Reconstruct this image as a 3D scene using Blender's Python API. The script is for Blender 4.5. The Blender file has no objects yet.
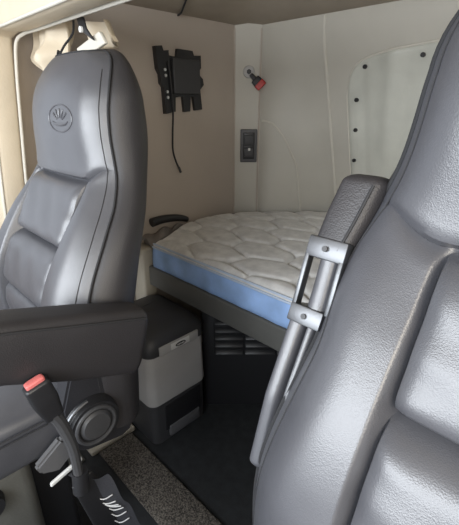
import bpy, bmesh, math, random
from mathutils import Vector, Matrix
random.seed(4)
scn = bpy.context.scene
COL = scn.collection
PI = math.pi

# ------------------------------------------------------------------ materials
def mat(name, col, rough=.6, metal=0., bump=0., bscale=60., var=0., vscale=8., spec=.5, kind='noise', sheen=0., coat=0.):
    m = bpy.data.materials.new(name); m.use_nodes = True
    nt = m.node_tree; b = nt.nodes['Principled BSDF']
    b.inputs['Base Color'].default_value = (*col, 1)
    b.inputs['Roughness'].default_value = rough
    b.inputs['Metallic'].default_value = metal
    b.inputs['Specular IOR Level'].default_value = spec
    if sheen: b.inputs['Sheen Weight'].default_value = sheen
    if coat:
        b.inputs['Coat Weight'].default_value = coat; b.inputs['Coat Roughness'].default_value = .35
    tc = nt.nodes.new('ShaderNodeTexCoord')
    if var:
        n = nt.nodes.new('ShaderNodeTexNoise'); n.inputs['Scale'].default_value = vscale; n.inputs['Detail'].default_value = 6
        nt.links.new(tc.outputs['Object'], n.inputs['Vector'])
        r = nt.nodes.new('ShaderNodeValToRGB')
        r.color_ramp.elements[0].position = .3; r.color_ramp.elements[1].position = .7
        r.color_ramp.elements[0].color = (*[max(0, c*(1-var)) for c in col], 1)
        r.color_ramp.elements[1].color = (*[min(1, c*(1+var)) for c in col], 1)
        nt.links.new(n.outputs['Fac'], r.inputs['Fac']); nt.links.new(r.outputs['Color'], b.inputs['Base Color'])
    if bump:
        bp = nt.nodes.new('ShaderNodeBump'); bp.inputs['Strength'].default_value = bump; bp.inputs['Distance'].default_value = .002
        if kind == 'leather':
            v = nt.nodes.new('ShaderNodeTexVoronoi'); v.inputs['Scale'].default_value = bscale; v.feature = 'F1'
            n = nt.nodes.new('ShaderNodeTexNoise'); n.inputs['Scale'].default_value = bscale*.35; n.inputs['Detail'].default_value = 5
            nt.links.new(tc.outputs['Object'], v.inputs['Vector']); nt.links.new(tc.outputs['Object'], n.inputs['Vector'])
            a = nt.nodes.new('ShaderNodeMath'); a.operation = 'ADD'
            nt.links.new(v.outputs['Distance'], a.inputs[0]); nt.links.new(n.outputs['Fac'], a.inputs[1])
            nt.links.new(a.outputs[0], bp.inputs['Height'])
        else:
            n = nt.nodes.new('ShaderNodeTexNoise'); n.inputs['Scale'].default_value = bscale; n.inputs['Detail'].default_value = 5
            nt.links.new(tc.outputs['Object'], n.inputs['Vector']); nt.links.new(n.outputs['Fac'], bp.inputs['Height'])
        nt.links.new(bp.outputs['Normal'], b.inputs['Normal'])
    return m

M = dict(
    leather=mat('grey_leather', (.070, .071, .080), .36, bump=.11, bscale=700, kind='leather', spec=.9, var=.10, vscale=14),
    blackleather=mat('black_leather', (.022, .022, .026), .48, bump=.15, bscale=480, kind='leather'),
    leather_shaded=mat('shaded_side_leather', (.032, .030, .032), .46, bump=.14, bscale=520, kind='leather', spec=.5, var=.1),  # darker copy of the seat leather; shade on the sides painted into its colour
    arm_leather=mat('armrest_leather', (.028, .026, .028), .48, bump=.2, bscale=480, kind='leather', spec=.5, var=.15),
    seam=mat('seam_thread', (.02, .02, .022), .8),
    thread=mat('stitch_thread', (.16, .16, .17), .8),
    black=mat('black_plastic', (.016, .016, .018), .42, bump=.15, bscale=200),
    blacksoft=mat('black_webbing', (.022, .022, .026), .7, bump=.6, bscale=400),
    darkgrey=mat('dark_grey_plastic', (.045, .045, .048), .5, bump=.2, bscale=180),
    midgrey=mat('mid_grey_plastic', (.10, .10, .105), .5, bump=.15, bscale=180),
    lightgrey=mat('light_grey_plastic', (.44, .43, .42), .5, bump=.1, bscale=150, var=.05),
    metal=mat('brushed_metal', (.15, .153, .16), .42, metal=1., bump=.1, bscale=120),
    screw=mat('screw_steel', (.7, .7, .7), .35, metal=1.),
    wall=mat('wall_vinyl', (.45, .39, .335), .55, bump=.25, bscale=140, var=.05, vscale=3),
    wallb=mat('padded_wall_vinyl', (.52, .495, .435), .5, bump=.2, bscale=160, var=.05, vscale=4),
    ceil=mat('headliner', (.36, .31, .25), .8, bump=.3, bscale=200, var=.06),
    beige=mat('beige_vinyl', (.62, .53, .40), .5, bump=.25, bscale=120, var=.06, vscale=10),
    beigeplastic=mat('beige_plastic', (.50, .46, .38), .45),
    piping=mat('beige_piping', (.60, .57, .50), .6),
    cover=mat('window_cover_vinyl', (.55, .55, .49), .48, bump=.3, bscale=90, var=.06, vscale=9),
    quilt=mat('quilted_ticking', (.68, .67, .65), .6, bump=.5, bscale=220, var=.16, vscale=22, sheen=.2),
    blue=mat('blue_ticking', (.33, .50, .82), .6, bump=.4, bscale=60, var=.22, vscale=9),
    bluepipe=mat('tape_edge', (.50, .58, .70), .6),
    rail=mat('bunk_rail', (.115, .115, .107), .5, bump=.2, bscale=120, var=.1),
    carpet=None,
    floor=mat('rubber_floor', (.022, .024, .026), .65, bump=.5, bscale=170, var=.25, vscale=30),
    matgrey=mat('grey_rubber', (.11, .11, .10), .65, bump=.4, bscale=150, var=.15),
    red=mat('red_plastic', (.42, .035, .03), .45),
    pinkred=mat('faded_red_plastic', (.62, .16, .15), .45),
    white=mat('white_plastic', (.72, .72, .70), .4),
    brownfab=mat('taupe_cloth', (.20, .18, .165), .85, bump=.6, bscale=120, var=.15),
    door=mat('door_vinyl', (.26, .22, .20), .6, bump=.2, bscale=100),
)
def carpet_mat():
    m = bpy.data.materials.new('speckled_carpet'); m.use_nodes = True
    nt = m.node_tree; b = nt.nodes['Principled BSDF']; b.inputs['Roughness'].default_value = .95
    tc = nt.nodes.new('ShaderNodeTexCoord')
    n = nt.nodes.new('ShaderNodeTexNoise'); n.inputs['Scale'].default_value = 190; n.inputs['Detail'].default_value = 4
    r = nt.nodes.new('ShaderNodeValToRGB')
    r.color_ramp.elements[0].position = .38; r.color_ramp.elements[0].color = (.035, .031, .027, 1)
    r.color_ramp.elements[1].position = .66; r.color_ramp.elements[1].color = (.21, .185, .155, 1)
    bp = nt.nodes.new('ShaderNodeBump'); bp.inputs['Strength'].default_value = .9; bp.inputs['Distance'].default_value = .004
    nt.links.new(tc.outputs['Object'], n.inputs['Vector']); nt.links.new(n.outputs['Fac'], r.inputs['Fac'])
    nt.links.new(r.outputs['Color'], b.inputs['Base Color']); nt.links.new(n.outputs['Fac'], bp.inputs['Height'])
    nt.links.new(bp.outputs['Normal'], b.inputs['Normal'])
    return m
M['carpet'] = carpet_mat()

# ------------------------------------------------------------------ helpers
def thing(name, label, cat, loc=(0, 0, 0), group=None):
    o = bpy.data.objects.new(name, None); COL.objects.link(o); o.location = loc
    o.empty_display_size = .05
    o['label'] = label; o['category'] = cat
    if group: o['group'] = group
    return o
def rootloc(o):
    v = Vector((0, 0, 0))
    while o is not None:
        v += o.location; o = o.parent
    return v
def obj(name, bm, m, parent=None, local=False, smooth=True, label=None, sharp=35, loc=None):
    """link bm (world coordinates unless local) as ONE mesh object"""
    bmesh.ops.recalc_face_normals(bm, faces=bm.faces[:])
    if parent is not None and not local:
        bmesh.ops.translate(bm, verts=bm.verts[:], vec=-rootloc(parent))
    if parent is None and loc is not None:
        bmesh.ops.translate(bm, verts=bm.verts[:], vec=-Vector(loc))
    me = bpy.data.meshes.new(name); bm.to_mesh(me); bm.free()
    if smooth:
        me.polygons.foreach_set('use_smooth', [True]*len(me.polygons))
        me.set_sharp_from_angle(angle=math.radians(sharp))
    me.materials.append(m)
    o = bpy.data.objects.new(name, me); COL.objects.link(o)
    if parent is not None: o.parent = parent
    elif loc is not None: o.location = loc
    if label: o['label'] = label
    return o
def struct(name, bm, m, **k):
    o = obj(name, bm, m, **k); o['kind'] = 'structure'; return o
def tag(o, label, cat, group=None):
    o['label'] = label; o['category'] = cat
    if group: o['group'] = group
    return o
def B(): return bmesh.new()
def box(bm, c, s, bev=0., seg=3, rot=None):
    r = bmesh.ops.create_cube(bm, size=1.0); vs = r['verts']
    bmesh.ops.scale(bm, vec=s, verts=vs)
    if bev:
        es = list({e for v in vs for e in v.link_edges})
        g = bmesh.ops.bevel(bm, geom=es, offset=min(bev, min(s)*.49), segments=seg, profile=.5, affect='EDGES')
        vs = list({v for f in g['faces'] for v in f.verts} | {v for v in vs if v.is_valid})
        seen = set(vs); st = list(vs)
        while st:
            v = st.pop()
            for e in v.link_edges:
                w = e.other_vert(v)
                if w not in seen: seen.add(w); st.append(w)
        vs = list(seen)
    if rot is not None: bmesh.ops.rotate(bm, cent=(0, 0, 0), matrix=rot, verts=vs)
    bmesh.ops.translate(bm, vec=c, verts=vs)
    return bm
def bb(lo, hi, bev=0., seg=3):
    lo = Vector(lo); hi = Vector(hi)
    return box(B(), (lo+hi)/2, hi-lo, bev, seg)
def catmull(pts, n=8):
    P = [Vector(p) for p in pts]
    if len(P) < 3: return P
    out = []
    for i in range(len(P)-1):
        a = P[max(0, i-1)]; b = P[i]; c = P[i+1]; d = P[min(len(P)-1, i+2)]
        for k in range(n):
            t = k/n
            out.append(.5*((2*b)+(c-a)*t+(2*a-5*b+4*c-d)*t*t+(3*b-a-3*c+d)*t**3))
    out.append(P[-1]); return out
def tube(bm, pts, r, seg=8, n=6, smooth=True):
    P = catmull(pts, n) if smooth else [Vector(p) for p in pts]
    rings = []
    T0 = (P[1]-P[0]).normalized()
    ref = Vector((0, 0, 1)) if abs(T0.z) < .9 else Vector((1, 0, 0))
    N = T0.cross(ref).normalized()
    for i, p in enumerate(P):
        T = (P[min(i+1, len(P)-1)]-P[max(i-1, 0)]).normalized()
        N = (N-T*N.dot(T)).normalized(); Bn = T.cross(N)
        rr = r(i/(len(P)-1)) if callable(r) else r
        rings.append([bm.verts.new(p+(N*math.cos(a)+Bn*math.sin(a))*rr) for a in [2*PI*k/seg for k in range(seg)]])
    for a, b in zip(rings, rings[1:]):
        for k in range(seg): bm.faces.new((a[k], a[(k+1) % seg], b[(k+1) % seg], b[k]))
    bm.faces.new(rings[0][::-1]); bm.faces.new(rings[-1])
    return bm
def pad(bm, secs, e=3.0, seg=28):
    """loft of superellipse sections: (centre, half-axis a, half-axis b)"""
    rings = []
    for c, a, b in secs:
        c, a, b = Vector(c), Vector(a), Vector(b); ring = []
        for k in range(seg):
            t = 2*PI*k/seg; ct, st = math.cos(t), math.sin(t)
            ring.append(bm.verts.new(c+a*math.copysign(abs(ct)**(2/e), ct)+b*math.copysign(abs(st)**(2/e), st)))
        rings.append(ring)
    for p, q in zip(rings, rings[1:]):
        for k in range(seg): bm.faces.new((p[k], p[(k+1) % seg], q[(k+1) % seg], q[k]))
    bm.faces.new(rings[0][::-1]); bm.faces.new(rings[-1])
    return bm
def padpath(keys, n=24, e=3.0, cap=.02, seg=28):
    """keys: list of (centre, a, b); interpolated, with rounded end caps of length cap"""
    def at(t):
        x = t*(len(keys)-1); i = min(int(x), len(keys)-2); f = x-i
        return [Vector(keys[i][j]).lerp(Vector(keys[i+1][j]), f) for j in range(3)]
    c0 = Vector(keys[0][0]); c1 = Vector(keys[-1][0])
    d0 = (Vector(keys[0][0])-Vector(keys[1][0])).normalized(); d1 = (Vector(keys[-1][0])-Vector(keys[-2][0])).normalized()
    secs = []
    for k in range(6):
        q = k/6; s = math.sqrt(max(1e-4, 1-(1-q)**2))
        c, a, b = at(0); la = max(a.length, b.length); f = 1-(1-s)*min(1, cap/min(a.length, b.length))
        secs.append((c+d0*cap*(1-q), a*f, b*f))
    for k in range(n+1): secs.append(tuple(at(k/n)))
    for k in range(5, -1, -1):
        q = k/6; s = math.sqrt(max(1e-4, 1-(1-q)**2))
        c, a, b = at(1); f = 1-(1-s)*min(1, cap/min(a.length, b.length))
        secs.append((c+d1*cap*(1-q), a*f, b*f))
    return pad(B(), secs, e, seg)
def cyl(bm, c, axis, r, h, seg=24, r2=None):
    ax = Vector(axis).normalized(); q = ax.to_track_quat('Z', 'Y').to_matrix().to_4x4()
    bmesh.ops.create_cone(bm, cap_ends=True, segments=seg, radius1=r, radius2=r if r2 is None else r2, depth=h,
                          matrix=Matrix.Translation(c) @ q)
    return bm
def grid(bm, fn, nu, nv):
    V = [[bm.verts.new(fn(i/nu, j/nv)) for i in range(nu+1)] for j in range(nv+1)]
    for j in range(nv):
        for i in range(nu): bm.faces.new((V[j][i], V[j][i+1], V[j+1][i+1], V[j+1][i]))
    return V
def slab(fn, nu, nv, off):
    """closed sheet: front grid fn and the same moved by off(Vector), edges joined"""
    bm = B(); off = Vector(off)
    A = grid(bm, fn, nu, nv); C = grid(bm, lambda u, v: Vector(fn(u, v))+off, nu, nv)
    def edge(a, b, c, d): bm.faces.new((a, b, c, d))
    for i in range(nu):
        edge(A[0][i], A[0][i+1], C[0][i+1], C[0][i]); edge(A[nv][i], A[nv][i+1], C[nv][i+1], C[nv][i])
    for j in range(nv):
        edge(A[j][0], A[j+1][0], C[j+1][0], C[j][0]); edge(A[j][nu], A[j+1][nu], C[j+1][nu], C[j][nu])
    return bm
def interp(tab, z):
    if z <= tab[0][0]: return tab[0][1]
    for i in range(len(tab)-1):
        a, b = tab[i], tab[i+1]
        if z <= b[0]:
            # cubic hermite
            h = b[0]-a[0]; t = (z-a[0])/h
            p = tab[i-1] if i > 0 else a; q = tab[i+2] if i+2 < len(tab) else b
            m0 = (b[1]-p[1])/(b[0]-p[0])*h; m1 = (q[1]-a[1])/(q[0]-a[0])*h
            return (2*t**3-3*t*t+1)*a[1]+(t**3-2*t*t+t)*m0+(-2*t**3+3*t*t)*b[1]+(t**3-t*t)*m1
    return tab[-1][1]
def sstep(a, b, x):
    t = min(1, max(0, (x-a)/(b-a))); return t*t*(3-2*t)

# ------------------------------------------------------------------ the truck seats
WT = [(.56, .275), (.70, .282), (.80, .279), (.95, .258), (1.05, .238), (1.15, .206), (1.22, .190), (1.30, .182)]
YT = [(.56, .25), (.75, .238), (.85, .236), (.90, .246), (.95, .267), (1.0, .295), (1.05, .327), (1.10, .362), (1.16, .390), (1.25, .396), (1.30, .402), (1.35, .418), (1.41, .452)]
BT = [(.56, .40), (.85, .415), (.9, .43), (1.0, .465), (1.12, .518), (1.23, .552), (1.33, .562), (1.41, .555)]
PW = .140           # half width of the tufted centre panel
def crease(u): return 1.141+.027*sstep(.60, .98, abs(u))
HEADW = [1.0]
def recess(z): return .017*sstep(1.13, 1.0, z)
def rows_z(z0, z1, n): return [z0+(z1-z0)*k/n for k in range(n+1)]
def half_w(z):
    k = 1+(HEADW[0]-1)*sstep(1.0, 1.15, z)+(.06*math.exp(-((z-1.11)/.07)**2) if HEADW[0] > 1 else 0)
    if z <= 1.30: return interp(WT, z)*k
    s = min(1, (z-1.30)/.11); return k*(.095+.087*math.sqrt(max(0, 1-s*s)))
def front(u, z):
    x = u*half_w(z); ax = abs(x); au = abs(u)
    y = interp(YT, z)
    y += .012*au*au+(.032+.008*sstep(1.20, 1.08, z))*max(0, (au-.68)/.32)**2.6
    cz = crease(u)
    if z > cz:
        k = (z-cz)/(1.41-cz)
        y -= .012*(1-u*u)*math.sin(min(1, k)*PI)**.5
        y += .012*max(0, 1-(z-cz)/.014)**2*(1-au**6)
    else:
        y += .013*max(0, 1-(cz-z)/.016)**2*(1-au**6)
        mid = (PW+half_w(z))/2; w = (half_w(z)-PW)/2
        blend = sstep(1.150, 1.08, z)
        y -= blend*.009*max(0, 1-((ax-mid)/w)**2)
        y += (.03+recess(z))*sstep(PW+.012, PW-.008, ax)*sstep(1.145, 1.127, z)
    return Vector((x, y, z))
def back_outline():
    zs = rows_z(.58, 1.30, 60)+[1.30+.11*math.sin(k/16*PI/2) for k in range(1, 17)]
    right = [front(1, z) for z in zs]; left = [front(-1, z) for z in zs]
    top = [front(-1+2*k/24, 1.41) for k in range(1, 24)]
    return left+top+right[::-1], len(zs)

def seat(name, label, loc, inner, group, lowered):
    """inner: +1/-1, the side of the seat that faces the aisle"""
    t = thing(name, label, 'seat', loc, group)
    L = M['leather']; HEADW[0] = .965 if lowered else 1.12
    # front of headrest and of the back
    bm = B(); zs = rows_z(0, 1, 24)
    def hf(u, v):
        q = -1+2*u; c = crease(q); e = 1-(1-v)**1.0
        z = c+(1.30-c)*e/.55 if e < .55 else 1.30+.11*math.sin((e-.55)/.45*PI/2)
        return front(q, z)
    grid(bm, hf, 64, 40)
    head = obj('headrest', bm, L, t, True)
    bm = B()
    def bf(u, v):
        q = -1+2*u; aq = abs(q); z = .58+(crease(q)-.58)*v; w = half_w(z)
        if aq < .45: ax = aq/.45*(PW-.009)
        elif aq < .60: ax = PW-.009+(aq-.45)/.15*.022
        else: ax = PW+.013+(aq-.60)/.40*(w-PW-.013)
        k = math.copysign(ax/w, q); return front(k, .58+(crease(k)-.58)*v if aq < 1 else z)
    grid(bm, bf, 160, 110)
    obj('backrest', bm, L, t, True)
    # tufted pads of the centre panel
    for z0, z1 in ((.993, 1.139), (.855, .991), (.70, .853)):
        def pf(u, v):
            x = (-1+2*u)*(PW+.006); z = z0+(z1-z0)*v
            a = 1-abs(2*u-1)**14; b = 1-abs(2*v-1)**7
            wr = .0016*math.sin(z*150+x*22)*abs(2*u-1)**4+.0010*math.sin(x*70+z*40)
            y = interp(YT, z)+recess(z)+.030-.041*(a**.45)*(b**.6)+wr*a*b
            return Vector((x, y, z))
        bm = B(); grid(bm, pf, 40, 28)
        obj('back_pad', bm, L, t, True)
    # side panels and back in one cover
    out, nz = back_outline(); bm = B(); rings = []
    N = len(out)
    ts = [0, .03, .08, .2, .35, .5, .62, .72, .80, .87, .93, .97, 1.0]
    for tt in ts:
        ring = []; sideflare = .014
        s = 0 if tt < .3 else 1-math.sqrt(max(0, 1-((tt-.3)/.7)**2))
        grow = .007*math.sin(min(1, tt/.9)*PI) - (.004 if 0 < tt < .05 else 0)
        for i, p in enumerate(out):
            a = out[max(0, i-1)]; b = out[min(N-1, i+1)]
            d = Vector((b.x-a.x, 0, b.z-a.z)).normalized(); n = Vector((-d.z, 0, d.x))
            y = p.y+tt*(interp(BT, p.z)-p.y)
            ring.append(bm.verts.new(Vector((p.x, y, p.z))+n*(grow+sideflare*math.sin(min(1, tt/.7)*PI/2)*sstep(1.42, 1.30, p.z)-s*(.045+.045*sstep(1.2, 1.38, p.z)))))
        rings.append(ring)
    for r0, r1 in zip(rings, rings[1:]):
        for i in range(N-1): bm.faces.new((r0[i], r0[i+1], r1[i+1], r1[i]))
    last = rings[-1]
    for i in range(N//2-1): bm.faces.new((last[i], last[i+1], last[N-2-i], last[N-1-i]))
    if N % 2: bm.faces.new((last[N//2-1], last[N//2], last[N//2+1]))
    shell = obj('back_cover', bm, M['leather_shaded'], t, True)
    # double seam between front and side cover
    bm = B()
    for frac, yo in ((0., 0.), (.0, .014)):
        pts = [p+Vector((0, yo, 0)) for p in out][2:-2]
        tube(bm, [p+Vector((math.copysign(.001, p.x), -.0005, 0)) for p in pts], .0016 if yo else .0024, 6, smooth=False)
    obj('seam', bm, M['seam'], shell, True)
    # light thread beside the seam
    bm = B()
    for sg in (1, -1):
        bm = B()
        pts = [front(sg*.945, z)+Vector((0, -.0006, 0)) for z in rows_z(.75, 1.37, 60)]
        tube(bm, pts, .0010, 5, smooth=False)
        obj('stitching', bm, M['seam'], head, True)
    # embossed mark on the headrest
    bm = B(); ex, ez, ea, eb = (.058 if lowered else -.058), 1.272, .050, .029
    def on(a, b): return front((ex+ea*a)/half_w(ez+eb*b), ez+eb*b)+Vector((0, -.0004, 0))
    tube(bm, [on(math.cos(a), math.sin(a)) for a in [k*2*PI/40 for k in range(41)]], .0016, 6, smooth=False)
    for k in range(5):
        a = PI/2+(k-2)*.42
        tube(bm, [on(.30*math.cos(a), -.30+.35*math.sin(a)), on(.55*math.cos(a), -.28+.70*math.sin(a)), on(.76*math.cos(a), -.26+1.0*math.sin(a))], lambda q: .0014+.0014*math.sin(q*PI), 6)
    tube(bm, [on(-.66, -.22), on(-.40, -.40), on(0, -.44), on(.40, -.40), on(.66, -.22)], lambda q: .0012+.0030*math.sin(q*PI), 6)
    obj('emblem', bm, M['leather'], head, True)
    # cushion
    cu = padpath([((0, -.27, .655), (.25, 0, 0), (0, 0, .088)), ((0, -.05, .650), (.258, 0, 0), (0, 0, .085)), ((0, .27, .635), (.25, 0, 0), (0, 0, .082))], e=5, cap=.05, seg=48)
    cush = obj('seat_cushion', cu, L, t, True)
    for zz in (.690, .678):
        bm = B()
        tube(bm, [(inner*.258, -.26, zz+.006), (inner*.2645, -.05, zz), (inner*.258, .18, zz-.008)], .0016, 6)
        obj('stitching', bm, M['seam'], cush, True)
    # pedestal
    obj('seat_base', bb((-.17, -.20, .0), (.15, .24, .57), .02), M['black'], t, True)
    obj('suspension_cover', bb((-.20, -.24, .03), (.20, .145, .55), .03), M['matgrey'], t, True)
    # hinge cover and round pivot beside the cushion
    sx = inner
    def yzslab(poly, xa, xb):
        bm = B(); n = len(poly)
        A = [bm.verts.new((sx*xa, y, z)) for y, z in poly]; C = [bm.verts.new((sx*xb, y, z)) for y, z in poly]
        bm.faces.new(A); bm.faces.new(C)
        for k in range(n): bm.faces.new((A[k], A[(k+1) % n], C[(k+1) % n], C[k]))
        bmesh.ops.bevel(bm, geom=bm.edges[:], offset=.005, segments=2, affect='EDGES'); return bm
    obj('hinge_cover', yzslab([(.20, .60), (.205, .70), (.24, .80), (.375, .80), (.375, .62), (.355, .555), (.33, .545), (.24, .565)], *((.235, .285) if lowered else (.19, .235))), M['blackleather'], t, True)
    bm = B(); kx = sx*(.297 if lowered else .245); kc = Vector((kx, .262, .645))
    cyl(bm, kc, (sx, 0, 0), .064, .022, 40, .056)
    kn = obj('pivot_knob', bm, M['black'], t, True)
    bm = B(); c2 = kc+Vector((sx*.011, 0, 0))
    tube(bm, [c2+Vector((0, math.cos(a), math.sin(a)))*.044 for a in [k*2*PI/40 for k in range(41)]], .005, 8, smooth=False)
    cyl(bm, c2+Vector((sx*.003, 0, 0)), (sx, 0, 0), .036, .006, 32, .030)
    obj('knob_cap', bm, M['darkgrey'], kn, True)
    bm = B(); tube(bm, [c2+Vector((0, math.cos(a), math.sin(a)))*.068+Vector((-sx*.006, 0, 0)) for a in [1.7+k*.1 for k in range(13)]], .004, 8, smooth=False)
    obj('pivot_ring', bm, M['metal'], kn, True, label='bright curved rim beside the pivot')
    # recline lever under the cushion
    bm = yzslab([(.132, .600), (.190, .640), (.222, .612), (.222, .592), (.175, .560), (.140, .578)], *((.268, .288) if lowered else (.20, .22)))
    obj('recline_lever', bm, M['midgrey'], t, True)
    bm = padpath([((sx*.262, .16, .512), (.004, 0, 0), (0, .0, .006)), ((sx*.262, .23, .532), (.004, 0, 0), (0, .0, .006))], e=3, cap=.004)
    obj('slide_bar', bm, M['white'], t, True)
    bm = B(); cyl(bm, (sx*.212, .045, .50), (sx, 0, 0), .033, .025, 24, .028)
    obj('height_knob', bm, M['black'], t, True)
    if lowered:
        x = sx*.328
        keys = [((x, .355, .838), (.040, 0, 0), (0, .020, .070)), ((x, .24, .880), (.042, 0, 0), (0, .019, .066)),
                ((x, .12, .926), (.042, 0, 0), (0, .016, .055)), ((x, -.02, .968), (.042, 0, 0), (0, .014, .050)), ((x, -.18, 1.012), (.040, 0, 0), (0, .014, .048))]
        arm = obj('armrest', padpath(keys, 40, 5, .022, 40), M['arm_leather'], t, True, label='dark brown padded armrest')
        bm = B()
        tube(bm, [(x+sx*.0405, .375, .893), (x+sx*.0432, .24, .934), (x+sx*.0432, .12, .970), (x+sx*.0432, -.02, 1.006), (x+sx*.041, -.18, 1.048)], .0022, 6)
        obj('armrest_seam', bm, M['seam'], arm, True)
        obj('armrest_pivot', cyl(B(), (sx*.285, .33, .80), (1, 0, 0), .03, .05, 24), M['black'], t, True)
    return t

passenger = seat('passenger_seat', 'black leather high-backed truck seat at left with its dark armrest lowered', (-.985, 0, 0), 1, None, True)
driver = seat('driver_seat', 'big black leather truck seat at right foreground with its armrest folded up', (.042, 0, .031), -1, None, False)

# armrest of the driver seat, folded up along the back
def fold(z):                                                   # front face line (y) of the folded armrest
    return interp([(.84, .272), (.90, .290), (.993, .320), (1.06, .357), (1.15, .39), (1.217, .42), (1.26, .437)], z)
AX = Vector((0, .36, .93)).normalized(); AN = Vector((0, .93, -.36)).normalized()
def cpt(x, z, depth): return Vector((x, fold(z), z))+AN*depth
def strip(x0, x1, zs, dep, e=3.5, cap=.012):
    keys = [(cpt((x0+x1)/2, z, d/2), (abs(x1-x0)/2, 0, 0), AN*(d/2)) for z, d in zip(zs, dep)]
    return padpath(keys, 20, e, cap)
arm = obj('folded_armrest', padpath([(cpt(x, z, d/2), (h, 0, 0), AN*(d/2)) for x, h, z, d in ((-.225, .025, 1.143, .10), (-.219, .028, 1.180, .115), (-.212, .029, 1.218, .120))], 20, 5, .016), M['arm_leather'], driver, label='padded armrest tip folded upward')
bm = B(); tube(bm, [cpt(-.2105, 1.143, -.0002), cpt(-.201, 1.180, -.0004), cpt(-.1935, 1.217, -.0002)], .0018, 6)
obj('armrest_seam', bm, M['seam'], arm)
br = B()
def brbox(x0, x1, z0, z1, d0, d1, bev=.002):
    c = (cpt(0, z0, 0)+cpt(0, z1, 0))/2; ln = (cpt(0, z1, 0)-cpt(0, z0, 0)).length; ax = (cpt(0, z1, 0)-cpt(0, z0, 0)).normalized()
    nn = Vector((0, ax.z, -ax.y)); cen = c+nn*(d0+d1)/2; cen.x = (x0+x1)/2
    rot = Matrix(((1, 0, 0), (0, nn.y, ax.y), (0, nn.z, ax.z)))
    box(br, cen, (abs(x1-x0), abs(d1-d0), ln), bev, 2, rot)
brbox(-.251, -.199, 1.130, 1.154, -.002, .05)
brbox(-.251, -.2445, 1.07, 1.134, -.002, .012)
brbox(-.2055, -.199, 1.07, 1.134, -.002, .012)
brbox(-.251, -.205, 1.052, 1.073, -.003, .04)
brk = obj('hinge_bracket', br, M['metal'], driver, label='silver metal hinge bracket')
for z, x in ((1.142, -.225), (1.062, -.228)):
    bm = B(); cyl(bm, cpt(x, z, -.004), AN, .0035, .003, 12); obj('bracket_screw', bm, M['darkgrey'], brk)
obj('armrest_core', strip(-.236, -.206, (1.06, 1.095, 1.14), (.04, .045, .045), 2.2, .01), M['leather'], driver)
for x0, x1, za, zb in ((-.2515, -.228, .875, 1.052), (-.224, -.212, .90, 1.052), (-.208, -.19, .90, 1.052)):
    obj('armrest_shell', strip(x0, x1, (za, (za+zb)/2, zb), (.05, .055, .045), 3, .012), M['leather'], driver)
obj('armrest_slot', padpath([(cpt(-.221, z, .035), (.026, 0, 0), AN*.016) for z in (.90, .96, 1.04)], 12, 5, .005), M['black'], driver)

# ------------------------------------------------------------------ the shell of the cab
YB = lambda x, z: 1.63+max(0, 1.6-z)*.32*sstep(-1.39, -1.1, x)
struct('floor', bb((-1.60, -1.3, -.04), (.75, 2.3, 0)), M['floor'])
# left wall of the sleeper, a chamfered corner post and the padded back wall
struct('wall_left', bb((-1.56, .43, 0), (-1.50, 1.56, 1.72)), M['wall'])
bm = B()
pr = [(-1.500, 1.535), (-1.405, 1.632), (-1.43, 1.72), (-1.58, 1.72), (-1.58, 1.535)]
v0 = [bm.verts.new((x, y, 0)) for x, y in pr]; v1 = [bm.verts.new((x, y, 1.72)) for x, y in pr]
bm.faces.new(v0[::-1]); bm.faces.new(v1)
for i in range(5): bm.faces.new((v0[i], v0[(i+1) % 5], v1[(i+1) % 5], v1[i]))
struct('wall_corner', bm, M['wallb'])
bm = slab(lambda u, v: Vector((-1.41+2.12*u, YB(-1.41+2.12*u, 1.72*v), 1.72*v)), 90, 44, (0, .07, 0))
struct('wall_back', bm, M['wallb'])
bm = B()
tube(bm, [(-1.410, 1.628, 1.64), (-1.412, 1.626, 1.2), (-1.412, 1.626, .72)], .004, 8)
tube(bm, [(-1.499, 1.533, 1.64), (-1.499, 1.533, .72)], .004, 8, smooth=False)
struct('trim_1', bm, M['wall'])
def onw(x, z, d=.001): return (x, YB(x, z)-d, z)
bm = B(); tube(bm, [onw(-1.39, 1.224), onw(-1.36, 1.219), onw(-1.321, 1.201), onw(-1.277, 1.133), onw(-1.251, 1.058), onw(-1.234, .98), onw(-1.229, .784), onw(-1.229, .70)], .006, 8)
struct('trim_2', bm, M['piping'])
bm = B(); tube(bm, [onw(-1.065, z) for z in (1.65, 1.55, 1.4, 1.25, 1.1, .95, .8)], .007, 8)
struct('trim_3', bm, M['piping'])
# right wall of the sleeper with the driver door in front of it
struct('wall_right', bb((.66, .53, 0), (.72, 2.2, 1.72)), M['wall'])
# doors: lower panel, frame around the opening, no glass in view
def door(name, x0, x1):
    bm = B()
    box(bm, ((x0+x1)/2, -.30, .49), (x1-x0, 1.40, .98), .02)
    box(bm, ((x0+x1)/2, -.30, 1.72), (x1-x0, 1.40, .10), .01)
    box(bm, ((x0+x1)/2, .38, 1.3), (x1-x0, .10, .80), .01)
    box(bm, ((x0+x1)/2, -.95, 1.3), (x1-x0, .10, .80), .01)
    return struct(name, bm, M['door'])
door('door_1', -1.58, -1.50); door('door_2', .66, .74)
# ceiling: a cove that rises from the tops of the walls
bm = B()
def ceilf(u, v):
    x = -1.56+2.28*u; y = .50+1.75*v
    d = min(x+1.52, .68-x, 1.66-y)
    return Vector((x, y, 1.652+.16*sstep(0, .45, max(0, d))))
bm = slab(ceilf, 70, 60, (0, 0, .03))
struct('ceiling', bm, M['ceil'])
bm = bb((-1.58, -1.0, 1.80), (.74, .52, 1.86)); struct('ceiling_front', bm, M['ceil'])
bm = B(); tube(bm, [(-1.50, 1.194, 1.648), (-1.46, 1.18, 1.652), (-1.40, 1.155, 1.676), (-1.30, 1.12, 1.734), (-1.15, 1.10, 1.79), (-1.0, 1.09, 1.807)], .004, 6)
struct('trim_4', bm, M['seam'])
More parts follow.
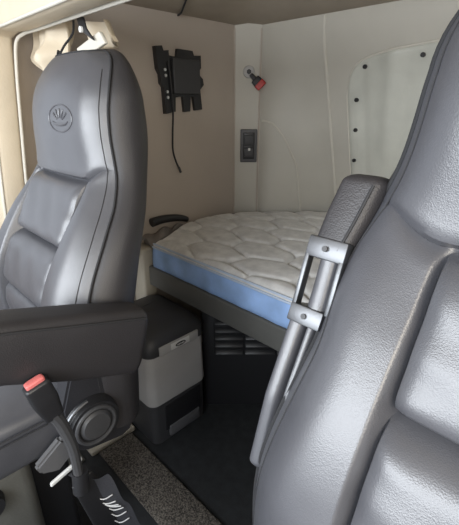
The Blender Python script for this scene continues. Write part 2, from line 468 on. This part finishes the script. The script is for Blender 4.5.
# beige arch between cab and sleeper
def sweep(path, prof, updir=None):
    bm = B(); P = catmull(path, 6); rings = []
    for i, p in enumerate(P):
        T = (P[min(i+1, len(P)-1)]-P[max(i-1, 0)]).normalized()
        Yv = Vector((0, 1, 0)); Yv = (Yv-T*Yv.dot(T)).normalized(); Nn = T.cross(Yv)
        rings.append([bm.verts.new(p+Yv*a+Nn*b) for a, b in prof])
    n = len(prof)
    for r0, r1 in zip(rings, rings[1:]):
        for k in range(n): bm.faces.new((r0[k], r0[(k+1) % n], r1[(k+1) % n], r1[k]))
    bm.faces.new(rings[0][::-1]); bm.faces.new(rings[-1]); return bm
def sup(a, b, e, n=28):
    return [(a*math.copysign(abs(math.cos(t))**(2/e), math.cos(t)), b*math.copysign(abs(math.sin(t))**(2/e), math.sin(t))) for t in [2*PI*k/n for k in range(n)]]
arch = [(-1.475, .385, .70), (-1.475, .405, 1.0), (-1.475, .432, 1.28), (-1.472, .445, 1.42), (-1.462, .455, 1.515), (-1.40, .468, 1.552), (-1.30, .474, 1.552), (-1.0, .472, 1.552), (-.5, .472, 1.552), (.2, .472, 1.552), (.68, .472, 1.552)]
struct('trim_5', sweep(arch, sup(.040, .056, 5)), M['beige'])
bm = B(); tube(bm, [(-1.421, .425, .70), (-1.421, .445, 1.0), (-1.421, .472, 1.28), (-1.418, .484, 1.40), (-1.408, .494, 1.475), (-1.37, .507, 1.496), (-1.28, .514, 1.499), (-1.0, .512, 1.499), (-.5, .512, 1.499), (.6, .512, 1.499)], .005, 8)
struct('trim_6', bm, M['piping'])
bm = B(); tube(bm, [(-1.423, .35, .70), (-1.423, .37, 1.0), (-1.423, .397, 1.28), (-1.42, .41, 1.39), (-1.408, .418, 1.475), (-1.36, .428, 1.499), (-1.28, .431, 1.502), (-1.0, .430, 1.502), (-.5, .430, 1.502)], .004, 8)
struct('trim_7', bm, M['piping'])
# bunched vinyl curtain behind the passenger seat
def curf(u, v):
    x = -1.44+.25*u; z = 1.515-.75*v
    g = math.exp(-((z-1.385)/.035)**2)
    y = .56+.016*math.sin(u*17+2*v)+.012*math.sin(u*9-5*v)-.045*math.exp(-((z-1.43)/.03)**2)*(.5+.5*math.sin(u*11))+.03*g*math.sin(u*8+1)
    x += .05*g*(.5-u)+.012*math.sin(z*40+u*5)*u
    return Vector((x, y, z))
t = thing('curtain', 'bunched beige vinyl curtain hanging behind the left seat, tied with black cord', 'curtain', (-1.3, .56, .77))
obj('drape', slab(curf, 44, 60, (0, .006, 0)), M['beige'], t, sharp=80)
bm = B()
tube(bm, [(-1.212, .535, 1.44), (-1.204, .525, 1.42), (-1.210, .525, 1.40), (-1.222, .53, 1.41), (-1.206, .525, 1.425), (-1.192, .53, 1.405)], .0045, 6)
tube(bm, [(-1.20, .525, 1.42), (-1.185, .54, 1.45), (-1.165, .56, 1.48), (-1.15, .56, 1.51)], .003, 6)
obj('tie_cord', bm, M['black'], t)
t = thing('rolled_curtain', 'folded cream vinyl curtain end with black strap above the left headrest', 'curtain', (-1.05, .58, 1.40))
def rolf(u, v):
    x = -1.175+.140*u; z = 1.505-.07*v
    return Vector((x+.02*v*u, .590+.03*math.sin(u*10+1.2*v)*(.4+.6*(1-u))+.02*v, z+.02*u*(v-.2)))
obj('drape', slab(rolf, 36, 14, (0, .012, 0)), M['beige'], t, sharp=80)
obj('strap', padpath([((-1.06, .535, 1.50), (.018, 0, 0), (0, .003, 0)), ((-1.045, .532, 1.475), (.017, 0, 0), (0, .003, 0)), ((-1.015, .535, 1.452), (.014, 0, -.006), (0, .003, 0))], 10, 4, .003), M['black'], t)
cl = obj('strap_button', cyl(B(), (-1.048, .527, 1.474), (0, 1, 0), .007, .006, 16), M['white'], t)
obj('clip', padpath([((-1.09, .54, 1.424), (.010, 0, -.014), (0, .006, 0)), ((-.985, .55, 1.452), (.012, 0, -.014), (0, .006, 0))], 8, 5, .004), M['piping'], t)

# ------------------------------------------------------------------ bunk and mattress
t = thing('bunk_frame', 'dark grey bunk rail and platform carrying the mattress', 'bunk', (-.5, .9, 0))
obj('rail', bb((-1.40, .885, .537), (.62, .935, .632), .008), M['rail'], t)
obj('platform', bb((-1.48, .93, .59), (.62, 1.615, .632), .004), M['darkgrey'], t)
struct('trim_9', bb((-1.50, .86, .0), (-1.405, .93, .71), .012), M['beigeplastic'])
# mattress: outline left edge slanted, back follows the wall
def lft(tv): return interp([(0, -1.355), (.12, -1.375), (.3, -1.44), (.45, -1.465), (.62, -1.465), (.75, -1.44), (.85, -1.42), (1.0, -1.36)], tv)
def mxy(s, tv):
    xl = lft(tv); x = xl+(.60-xl)*s
    ymax = 1.60+.26*sstep(-1.39, -1.05, x); return x, .888+tv*(ymax-.888)
HX, HY = .27, .125
def quilt(x, y):
    x = x+.018*math.sin(y*16); y = y+.012*math.sin(x*11)
    best = []
    j0 = math.floor(y/HY)
    for j in (j0-1, j0, j0+1, j0+2):
        off = .5*HX if j % 2 else 0
        i0 = math.floor((x-off)/HX)
        for i in (i0, i0+1):
            cx = i*HX+off; cy = j*HY
            best.append(math.hypot((x-cx)*.62, (y-cy)*1.15))
    best.sort(); d = best[1]-best[0]
    return 1-math.exp(-d/.013)
struct('trim_10', slab(lambda u, v: Vector((-1.50+(lft(v*.70)-.012+1.50)*u, .935+.62*v, .735)), 4, 20, (0, 0, -.10)), M['brownfab'])
t = thing('mattress', 'thin white quilted mattress with light blue sides on the bunk', 'mattress', (-.5, 1.2, .632))
def mtop(s, tv):
    x, y = mxy(s, tv)
    e = min(y-.888, (1-tv)*.8+.02, (x-lft(tv))+.004, .62-x)
    r = min(1, max(0, e/.03)); edge = math.sqrt(max(0, 1-(1-r)**2))
    crown = .012*math.sin(PI*min(1, max(0, tv)))
    return Vector((x, y, .730+.018*edge+crown+(.021*quilt(x, y)-.007)*r))
bm = B(); G = grid(bm, mtop, 300, 150)
obj('quilted_top', bm, M['quilt'], t, sharp=80)
loop = [mxy(k/80, 0) for k in range(81)]+[mxy(1, k/20) for k in range(1, 21)]+[mxy(1-k/80, 1) for k in range(1, 81)]+[mxy(0, 1-k/40) for k in range(1, 40)]
bm = B(); rr = []
n = len(loop)
for z, o in ((.634, -.006), (.640, .002), (.66, .006), (.68, .007), (.70, .005), (.722, .001), (.731, -.004)):
    ring = []
    for i, (x, y) in enumerate(loop):
        a = loop[i-1]; b = loop[(i+1) % n]; d = Vector((b[0]-a[0], b[1]-a[1])); d = d.normalized() if d.length else Vector((1, 0))
        w = .0025*math.sin(x*60+z*90)*math.sin(z*160+x*23) if -.006 < o else 0
        ring.append(bm.verts.new((x+d.y*(o+w), y-d.x*(o+w), z)))
    rr.append(ring)
for a, b in zip(rr, rr[1:]):
    for i in range(n): bm.faces.new((a[i], a[(i+1) % n], b[(i+1) % n], b[i]))
bm.faces.new(rr[0][::-1])
obj('side_band', bm, M['blue'], t, sharp=80, label='light blue fabric side of the mattress')
bm = B()
for zz in (.7325, .745):
    tube(bm, [(x, y-(.002 if zz < .74 else -.004), zz) for x, y in loop[:81]]+[], .0042, 6, smooth=False)
obj('tape_edge', bm, M['bluepipe'], t)
# folded cloth and a dark strap bundle at the head of the mattress
def clf(u, v):
    y = .905+.26*v; x = -1.485+(lft(y/.72-.888/.72)-.012+1.485)*u
    return Vector((x, y, .748+.014*math.sin(u*PI)+.010*math.sin(v*14+u*5)-.02*abs(2*v-1)**3))
o = obj('folded_cloth', slab(clf, 16, 24, (0, 0, -.012)), M['brownfab'], loc=(-1.41, 1.02, .735), sharp=80)
tag(o, 'small taupe cloth fold lying on the ledge at the mattress corner', 'cloth')
bm = B(); tube(bm, [(-1.476, .97, .798), (-1.476, 1.03, .802), (-1.476, 1.10, .796), (-1.478, 1.15, .784), (-1.480, 1.18, .772)], lambda q: .021-.007*q, 12)
o = obj('hose_bundle', bm, M['black'], loc=(-1.465, 1.07, .77)); tag(o, 'black padded roll against the left wall beside the mattress head', 'roll')
# angled vent panel under the bunk
t = thing('vent_panel', 'black louvred vent panel under the bunk', 'vent panel', (-.85, 1.2, 0))
D = Vector((1, 1, 0)).normalized(); Nf = Vector((1, -1, 0)).normalized(); rot45 = Matrix.Rotation(PI/4, 3, 'Z')
P0 = Vector((-1.10, .935, 0))
bm = B(); box(bm, P0+D*.40+Vector((0, 0, .265))-Nf*.03, (.80, .05, .53), .004, 2, rot45); obj('panel', bm, M['black'], t)
for a, w in ((.055, .12), (.185, .13), (.325, .13)):
    bm = B()
    box(bm, P0+D*(a+w/2)+Vector((0, 0, .55-.15))-Nf*.0045, (w+.012, .012, .235), .003, 2, rot45)
    for k in range(6):
        zz = .30+k*.037
        q = rot45 @ Matrix.Rotation(-.7, 3, 'X')
        box(bm, P0+D*(a+w/2)+Vector((0, 0, zz))+Nf*.006, (w, .006, .024), .002, 2, q)
    obj('louvre', bm, M['black'], t)

# ------------------------------------------------------------------ fridge
t = thing('portable_fridge', 'grey portable fridge with dark lid behind the left seat', 'fridge', (-1.2, .78, 0))
def rrect(x0, x1, y0, y1, r, z, n=6):
    out = []
    for cx, cy, a0 in ((x1-r, y0+r, -PI/2), (x1-r, y1-r, 0), (x0+r, y1-r, PI/2), (x0+r, y0+r, PI)):
        for k in range(n+1):
            a = a0+PI/2*k/n; out.append(Vector((cx+r*math.cos(a), cy+r*math.sin(a), z)))
    return out
def stack(secs):
    bm = B(); rings = [[bm.verts.new(p) for p in s] for s in secs]; n = len(rings[0])
    for a, b in zip(rings, rings[1:]):
        for k in range(n): bm.faces.new((a[k], a[(k+1) % n], b[(k+1) % n], b[k]))
    bm.faces.new(rings[0][::-1]); bm.faces.new(rings[-1]); return bm
fx0, fx1, fy0, fy1 = -1.38, -1.05, .625, .905
obj('base', stack([rrect(fx0+.01, fx1-.006, fy0+.01, fy1-.004, .03, .004), rrect(fx0+.006, fx1-.003, fy0+.006, fy1-.002, .03, .02), rrect(fx0+.004, fx1-.002, fy0+.004, fy1-.002, .03, .205)]), M['darkgrey'], t, label='dark grey base of the fridge')
body = obj('body', stack([rrect(fx0, fx1+.002, fy0, fy1+.002, .035, .205), rrect(fx0, fx1+.004, fy0-.002, fy1+.004, .035, .212), rrect(fx0+.004, fx1, fy0+.002, fy1, .035, .42), rrect(fx0+.006, fx1-.002, fy0+.004, fy1-.002, .035, .428)]), M['lightgrey'], t, label='light grey body')
obj('vent_recess', bb((fx1-.02, .685, .055), (fx1+.0015, .875, .188), .006), M['black'], t)
obj('drawer_front', bb((fx1-.012, .70, .02), (fx1+.006, .86, .075), .006), M['midgrey'], t)
lid = obj('lid', stack([rrect(fx0-.002, fx1+.004, fy0-.002, fy1+.004, .04, .430), rrect(fx0-.004, fx1+.006, fy0-.004, fy1+.006, .04, .445), rrect(fx0-.002, fx1+.004, fy0-.002, fy1+.004, .045, .475), rrect(fx0+.01, fx1-.012, fy0+.01, fy1-.01, .05, .505), rrect(fx0+.04, fx1-.045, fy0+.04, fy1-.04, .06, .522), rrect(fx0+.1, fx1-.11, fy0+.1, fy1-.1, .03, .528)]), M['darkgrey'], t, label='dark grey domed lid')
bm = bb((fx1-.002, .675, .428), (fx1+.011, .862, .468), .004)
latch = obj('latch', bm, M['lightgrey'], t, label='light grey latch strip')
plate = obj('nameplate', bb((fx1+.009, .725, .436), (fx1+.0135, .815, .463), .002), M['white'], latch, label='white plate with a dark oval')
bm = B(); cyl(bm, (0, 0, 0), (1, 0, 0), 1, 1, 32); bmesh.ops.scale(bm, vec=(.002, .024, .0085), verts=bm.verts[:]); bmesh.ops.translate(bm, vec=(fx1+.0142, .77, .4495), verts=bm.verts[:])
obj('oval_mark', bm, M['black'], plate)
bm = B()
for k in range(5): box(bm, (fx1+.0155, .756+k*.007, .4495), (.001, .0045, .006), 0)
obj('oval_lettering', bm, M['white'], plate)
bm = B()
for x in (-1.27, -1.21):
    tube(bm, [(x, .70, .5235), (x+.01, .76, .5275), (x, .82, .5235)], .004, 6)
obj('lid_rib', bm, M['darkgrey'], lid)

# ------------------------------------------------------------------ floor pieces
bm = bb((-1.19, .452, 0), (.62, .602, .014), .008)
o = obj('carpet_strip', bm, M['carpet'], loc=(-.3, .53, 0)); tag(o, 'speckled brown carpet strip on the floor behind the seats', 'carpet')
bm = B(); box(bm, (-1.225, .525, .012), (.06, .20, .024), .008); box(bm, (-1.30, .47, .03), (.14, .09, .06), .015)
o = obj('floor_trim', bm, M['beigeplastic']); o['kind'] = 'structure'; o.name = 'trim_8'
o = obj('floor_mat', bb((-1.45, -.5, 0), (-1.20, .40, .008), .003), M['matgrey'], loc=(-1.3, 0, 0)); tag(o, 'grey rubber floor mat under the left seat', 'mat')

# ------------------------------------------------------------------ wall fittings
# black mounting bracket
t = thing('wall_bracket', 'black plastic mounting bracket screwed to the left wall', 'bracket', (-1.5, 1.18, 1.27))
def plate_yz(poly, x0, x1, bev=.002):
    bm = B(); a = [bm.verts.new((x0, y, z)) for y, z in poly]; b = [bm.verts.new((x1, y, z)) for y, z in poly]
    n = len(poly); bm.faces.new(a[::-1]); bm.faces.new(b)
    for k in range(n): bm.faces.new((a[k], a[(k+1) % n], b[(k+1) % n], b[k]))
    return bm
back = [(1.10, 1.495), (1.165, 1.49), (1.172, 1.522), (1.255, 1.520), (1.262, 1.502), (1.302, 1.505), (1.302, 1.455), (1.290, 1.44), (1.292, 1.425), (1.312, 1.41), (1.316, 1.385), (1.294, 1.365), (1.303, 1.28), (1.260, 1.276), (1.250, 1.335), (1.236, 1.335), (1.230, 1.272), (1.196, 1.27), (1.190, 1.335), (1.150, 1.33), (1.146, 1.272), (1.10, 1.27)]
obj('backplate', plate_yz(back, -1.5, -1.484), M['black'], t, smooth=False)
chan = [(1.053, 1.522), (1.086, 1.526), (1.092, 1.508), (1.118, 1.512), (1.118, 1.268), (1.088, 1.264), (1.084, 1.37), (1.072, 1.385), (1.070, 1.42), (1.058, 1.44)]
ch = obj('channel', plate_yz(chan, -1.5, -1.476), M['black'], t, smooth=False)
obj('cover_plate', bb((-1.486, 1.135, 1.345), (-1.470, 1.285, 1.485), .005), M['darkgrey'], t)
for y, z in ((1.092, 1.437), (1.094, 1.415), (1.098, 1.352), (1.100, 1.330)):
    obj('screw', cyl(B(), (-1.474, y, z), (1, 0, 0), .006, .006, 14), M['screw'], ch, label='bright screw head')
bm = B(); tube(bm, [(-1.472, 1.108, 1.47), (-1.470, 1.115, 1.40), (-1.472, 1.122, 1.28), (-1.482, 1.121, 1.18), (-1.485, 1.120, 1.11), (-1.486, 1.134, 1.06), (-1.488, 1.152, 1.026)], .0042, 8)
t = thing('cable', 'thin dark cable dangling from the bracket down the left wall', 'cable', (-1.48, 1.13, 1.0))
obj('cord', bm, M['black'], t)
obj('plug', padpath([((-1.488, 1.152, 1.028), (.005, 0, 0), (0, .005, .002)), ((-1.489, 1.162, 1.005), (.005, 0, 0), (0, .005, .002))], 4, 2.5, .003), M['darkgrey'], t)
# buckle bolted to the corner post
cn = Vector((1, -1, 0)).normalized(); ct = Vector((1, 1, 0)).normalized()
t = thing('restraint_buckle', 'short black strap with red end bolted to the corner post', 'buckle', (-1.452, 1.588, 1.45))
obj('anchor_disc', cyl(B(), Vector((-1.452, 1.588, 1.452))+cn*.006, cn, .030, .012, 24, .026), M['lightgrey'], t)
obj('anchor_bolt', cyl(B(), Vector((-1.452, 1.588, 1.452))+cn*.015, cn, .012, .010, 6), M['darkgrey'], t)
q0 = Vector((-1.445, 1.595, 1.438))+cn*.018; q1 = Vector((-1.412, 1.628, 1.392))+cn*.028
dd = (q1-q0).normalized(); wv = dd.cross(cn).normalized()
obj('strap', padpath([(q0, wv*.010, cn*.004), (q0.lerp(q1, .5), wv*.012, cn*.006)], 6, 4, .004), M['black'], t)
obj('buckle_body', padpath([(q0.lerp(q1, .45), wv*.023, cn*.011), (q1-dd*.006, wv*.026, cn*.013)], 8, 5, .004), M['black'], t)
obj('release_button', padpath([(q1-dd*.012, wv*.0268, cn*.0137), (q1+dd*.010, wv*.026, cn*.012)], 6, 5, .004), M['red'], t, label='red release button')
# switch plate
t = thing('switch_plate', 'dark rectangular switch panel with one toggle on the corner post', 'switch', (-1.44, 1.60, 1.1))
def ppost(a, z, d): return Vector((-1.452, 1.584, 0))+ct*a+cn*d+Vector((0, 0, z))
c45 = Matrix.Rotation(PI/4, 3, 'Z')
bm = B(); box(bm, ppost(.008, 1.099, .004), (.088, .012, .168), .005, 3, c45); pl = obj('bezel', bm, M['midgrey'], t)
bm = B(); box(bm, ppost(.008, 1.099, .010), (.060, .006, .135), .004, 3, c45); ins = obj('inset', bm, M['black'], t)
bm = B(); box(bm, ppost(.008, 1.128, .014), (.05, .006, .05), .003, 3, c45); box(bm, ppost(.008, 1.065, .014), (.05, .006, .045), .003, 3, c45); obj('rocker', bm, M['darkgrey'], ins)
bm = B(); box(bm, ppost(.010, 1.083, .020), (.012, .014, .014), .003, 3, c45); obj('toggle', bm, M['white'], ins, label='small pale toggle')
# snap-on window cover on the back wall
t = thing('window_cover', 'grey-green vinyl window cover snapped onto the back wall', 'window cover', (-.5, 1.68, .9))
outl = []
def cov(u, v):
    z1 = interp([(0, 1.33), (.03, 1.42), (.07, 1.462), (.14, 1.483), (.3, 1.502), (.5, 1.516), (.75, 1.525), (1, 1.53)], u)
    x = -.968+.80*u; z = .90+(z1-.90)*v
    fold = .018*math.exp(-((u-.22-.05*v)/.05)**2)*sstep(.1, .5, v)-.006*math.exp(-((u-.10)/.03)**2)
    edge = min(u/.02, (1-v)/.02, 1)
    return Vector((x+.014*(1-v)*0, YB(x, z)-.004-.010*min(1, edge)-fold-.006*math.exp(-((v-.86)/.05)**2)*math.sin(u*30+3)*edge*.5, z))
obj('vinyl_sheet', slab(cov, 70, 60, (0, .004, 0)), M['cover'], t, sharp=80)
bm = B(); tube(bm, [cov(0, k/12)+Vector((0, -.001, 0)) for k in range(13)]+[cov(k/30, 1)+Vector((0, -.001, 0)) for k in range(1, 31)], .005, 8, smooth=False)
obj('edge_binding', bm, M['piping'], t)
for x, z in ((-.872, 1.446), (-.915, 1.320), (-.925, 1.193), (-.938, 1.052), (-.642, 1.472)):
    y = YB(x, z)-.018
    s = obj('snap', cyl(B(), (x, y, z), (0, 1, 0), .0085, .010, 16), M['black'], t)

# ------------------------------------------------------------------ seat belt of the passenger seat
t = thing('seat_belt_buckle', 'black seat belt buckle with red button on a stalk beside the left seat', 'buckle', (-.60, .17, .55))
a = Vector((-.60, .143, .872)); b_ = Vector((-.60, .160, .795)); ax = (b_-a).normalized(); wy = Vector((0, 1, .22)).normalized()
wy = (wy-ax*wy.dot(ax)).normalized(); hx = ax.cross(wy)
obj('buckle_body', padpath([(a+ax*.006, wy*.021, hx*.013), (a.lerp(b_, .5), wy*.022, hx*.014), (b_, wy*.017, hx*.011)], 10, 5, .006), M['black'], t)
obj('release_button', padpath([(a+ax*.006, wy*.016, hx*.008), (a-ax*.004, wy*.016, hx*.008)], 4, 5, .003), M['pinkred'], t, label='faded red release button')
bm = B(); tube(bm, [b_, (-.60, .170, .765), (-.602, .181, .706), (-.606, .184, .650), (-.608, .184, .605)], lambda q: .012-.003*q, 10)
obj('stalk', bm, M['darkgrey'], t)
bm = B(); cyl(bm, (-.609, .186, .60), (0, .1, 1), .016, .05, 16); obj('stalk_collar', bm, M['black'], t)
t = thing('seat_belt_strap', 'folded black belt webbing with silver thread beside the left seat base', 'seat belt', (-.62, .22, .0))
def wb(u, v):
    return Vector((-.640+.06*u+.02*v, .175+.055*u+.10*v, .60-.36*v+.010*math.sin(v*22)+.01*math.sin(u*7)))
w = obj('webbing', slab(wb, 12, 40, (-.004, .0, -.006)), M['blacksoft'], t, sharp=80)
bm = B()
for k in range(7):
    v0 = .16+k*.045
    tube(bm, [wb(.2, v0)+Vector((.003, -.003, .002)), wb(.5, v0+.03)+Vector((.003, -.003, .002)), wb(.85, v0-.004)+Vector((.003, -.003, .002))], .0014, 5)
obj('silver_stitching', bm, M['lightgrey'], w, label='pale zigzag stitching')
obj('anchor_plate', padpath([((-.61, .19, .60), (.004, 0, 0), (0, .022, .006)), ((-.60, .30, .02), (.004, 0, 0), (0, .022, .0))], 14, 4, .004), M['black'], t)

# ------------------------------------------------------------------ camera and daylight
cam = bpy.data.cameras.new('camera'); co = bpy.data.objects.new('camera', cam); COL.objects.link(co)
co.location = (0, 0, 1.30); co.rotation_euler = (math.radians(90-22), 0, math.radians(45))
cam.sensor_fit = 'HORIZONTAL'; cam.sensor_width = 36; cam.lens = 36*390/459; cam.clip_start = .02
scn.camera = co
w = bpy.data.worlds.new('sky'); scn.world = w; w.use_nodes = True
bg = w.node_tree.nodes['Background']; bg.inputs['Color'].default_value = (.86, .92, 1.0, 1); bg.inputs['Strength'].default_value = .72
def area(name, loc, target, sx, sy, power, col):
    l = bpy.data.lights.new(name, 'AREA'); l.shape = 'RECTANGLE'; l.size = sx; l.size_y = sy; l.energy = power; l.color = col
    o = bpy.data.objects.new(name, l); COL.objects.link(o); o.location = loc
    o.rotation_euler = (Vector(target)-Vector(loc)).to_track_quat('-Z', 'Y').to_euler(); return o
area('windshield_daylight', (-.4, -1.1, 1.55), (-.4, .6, .9), 2.0, .9, 37, (.90, .95, 1.0))
area('driver_window_daylight', (.95, -.25, 1.45), (-1.2, .6, 1.2), .9, .6, 10, (1.0, .90, .74))
scn.view_settings.view_transform = 'Standard'; scn.view_settings.look = 'None'
scn.view_settings.exposure = .85; scn.view_settings.gamma = 1; scn.view_settings.use_curve_mapping = False
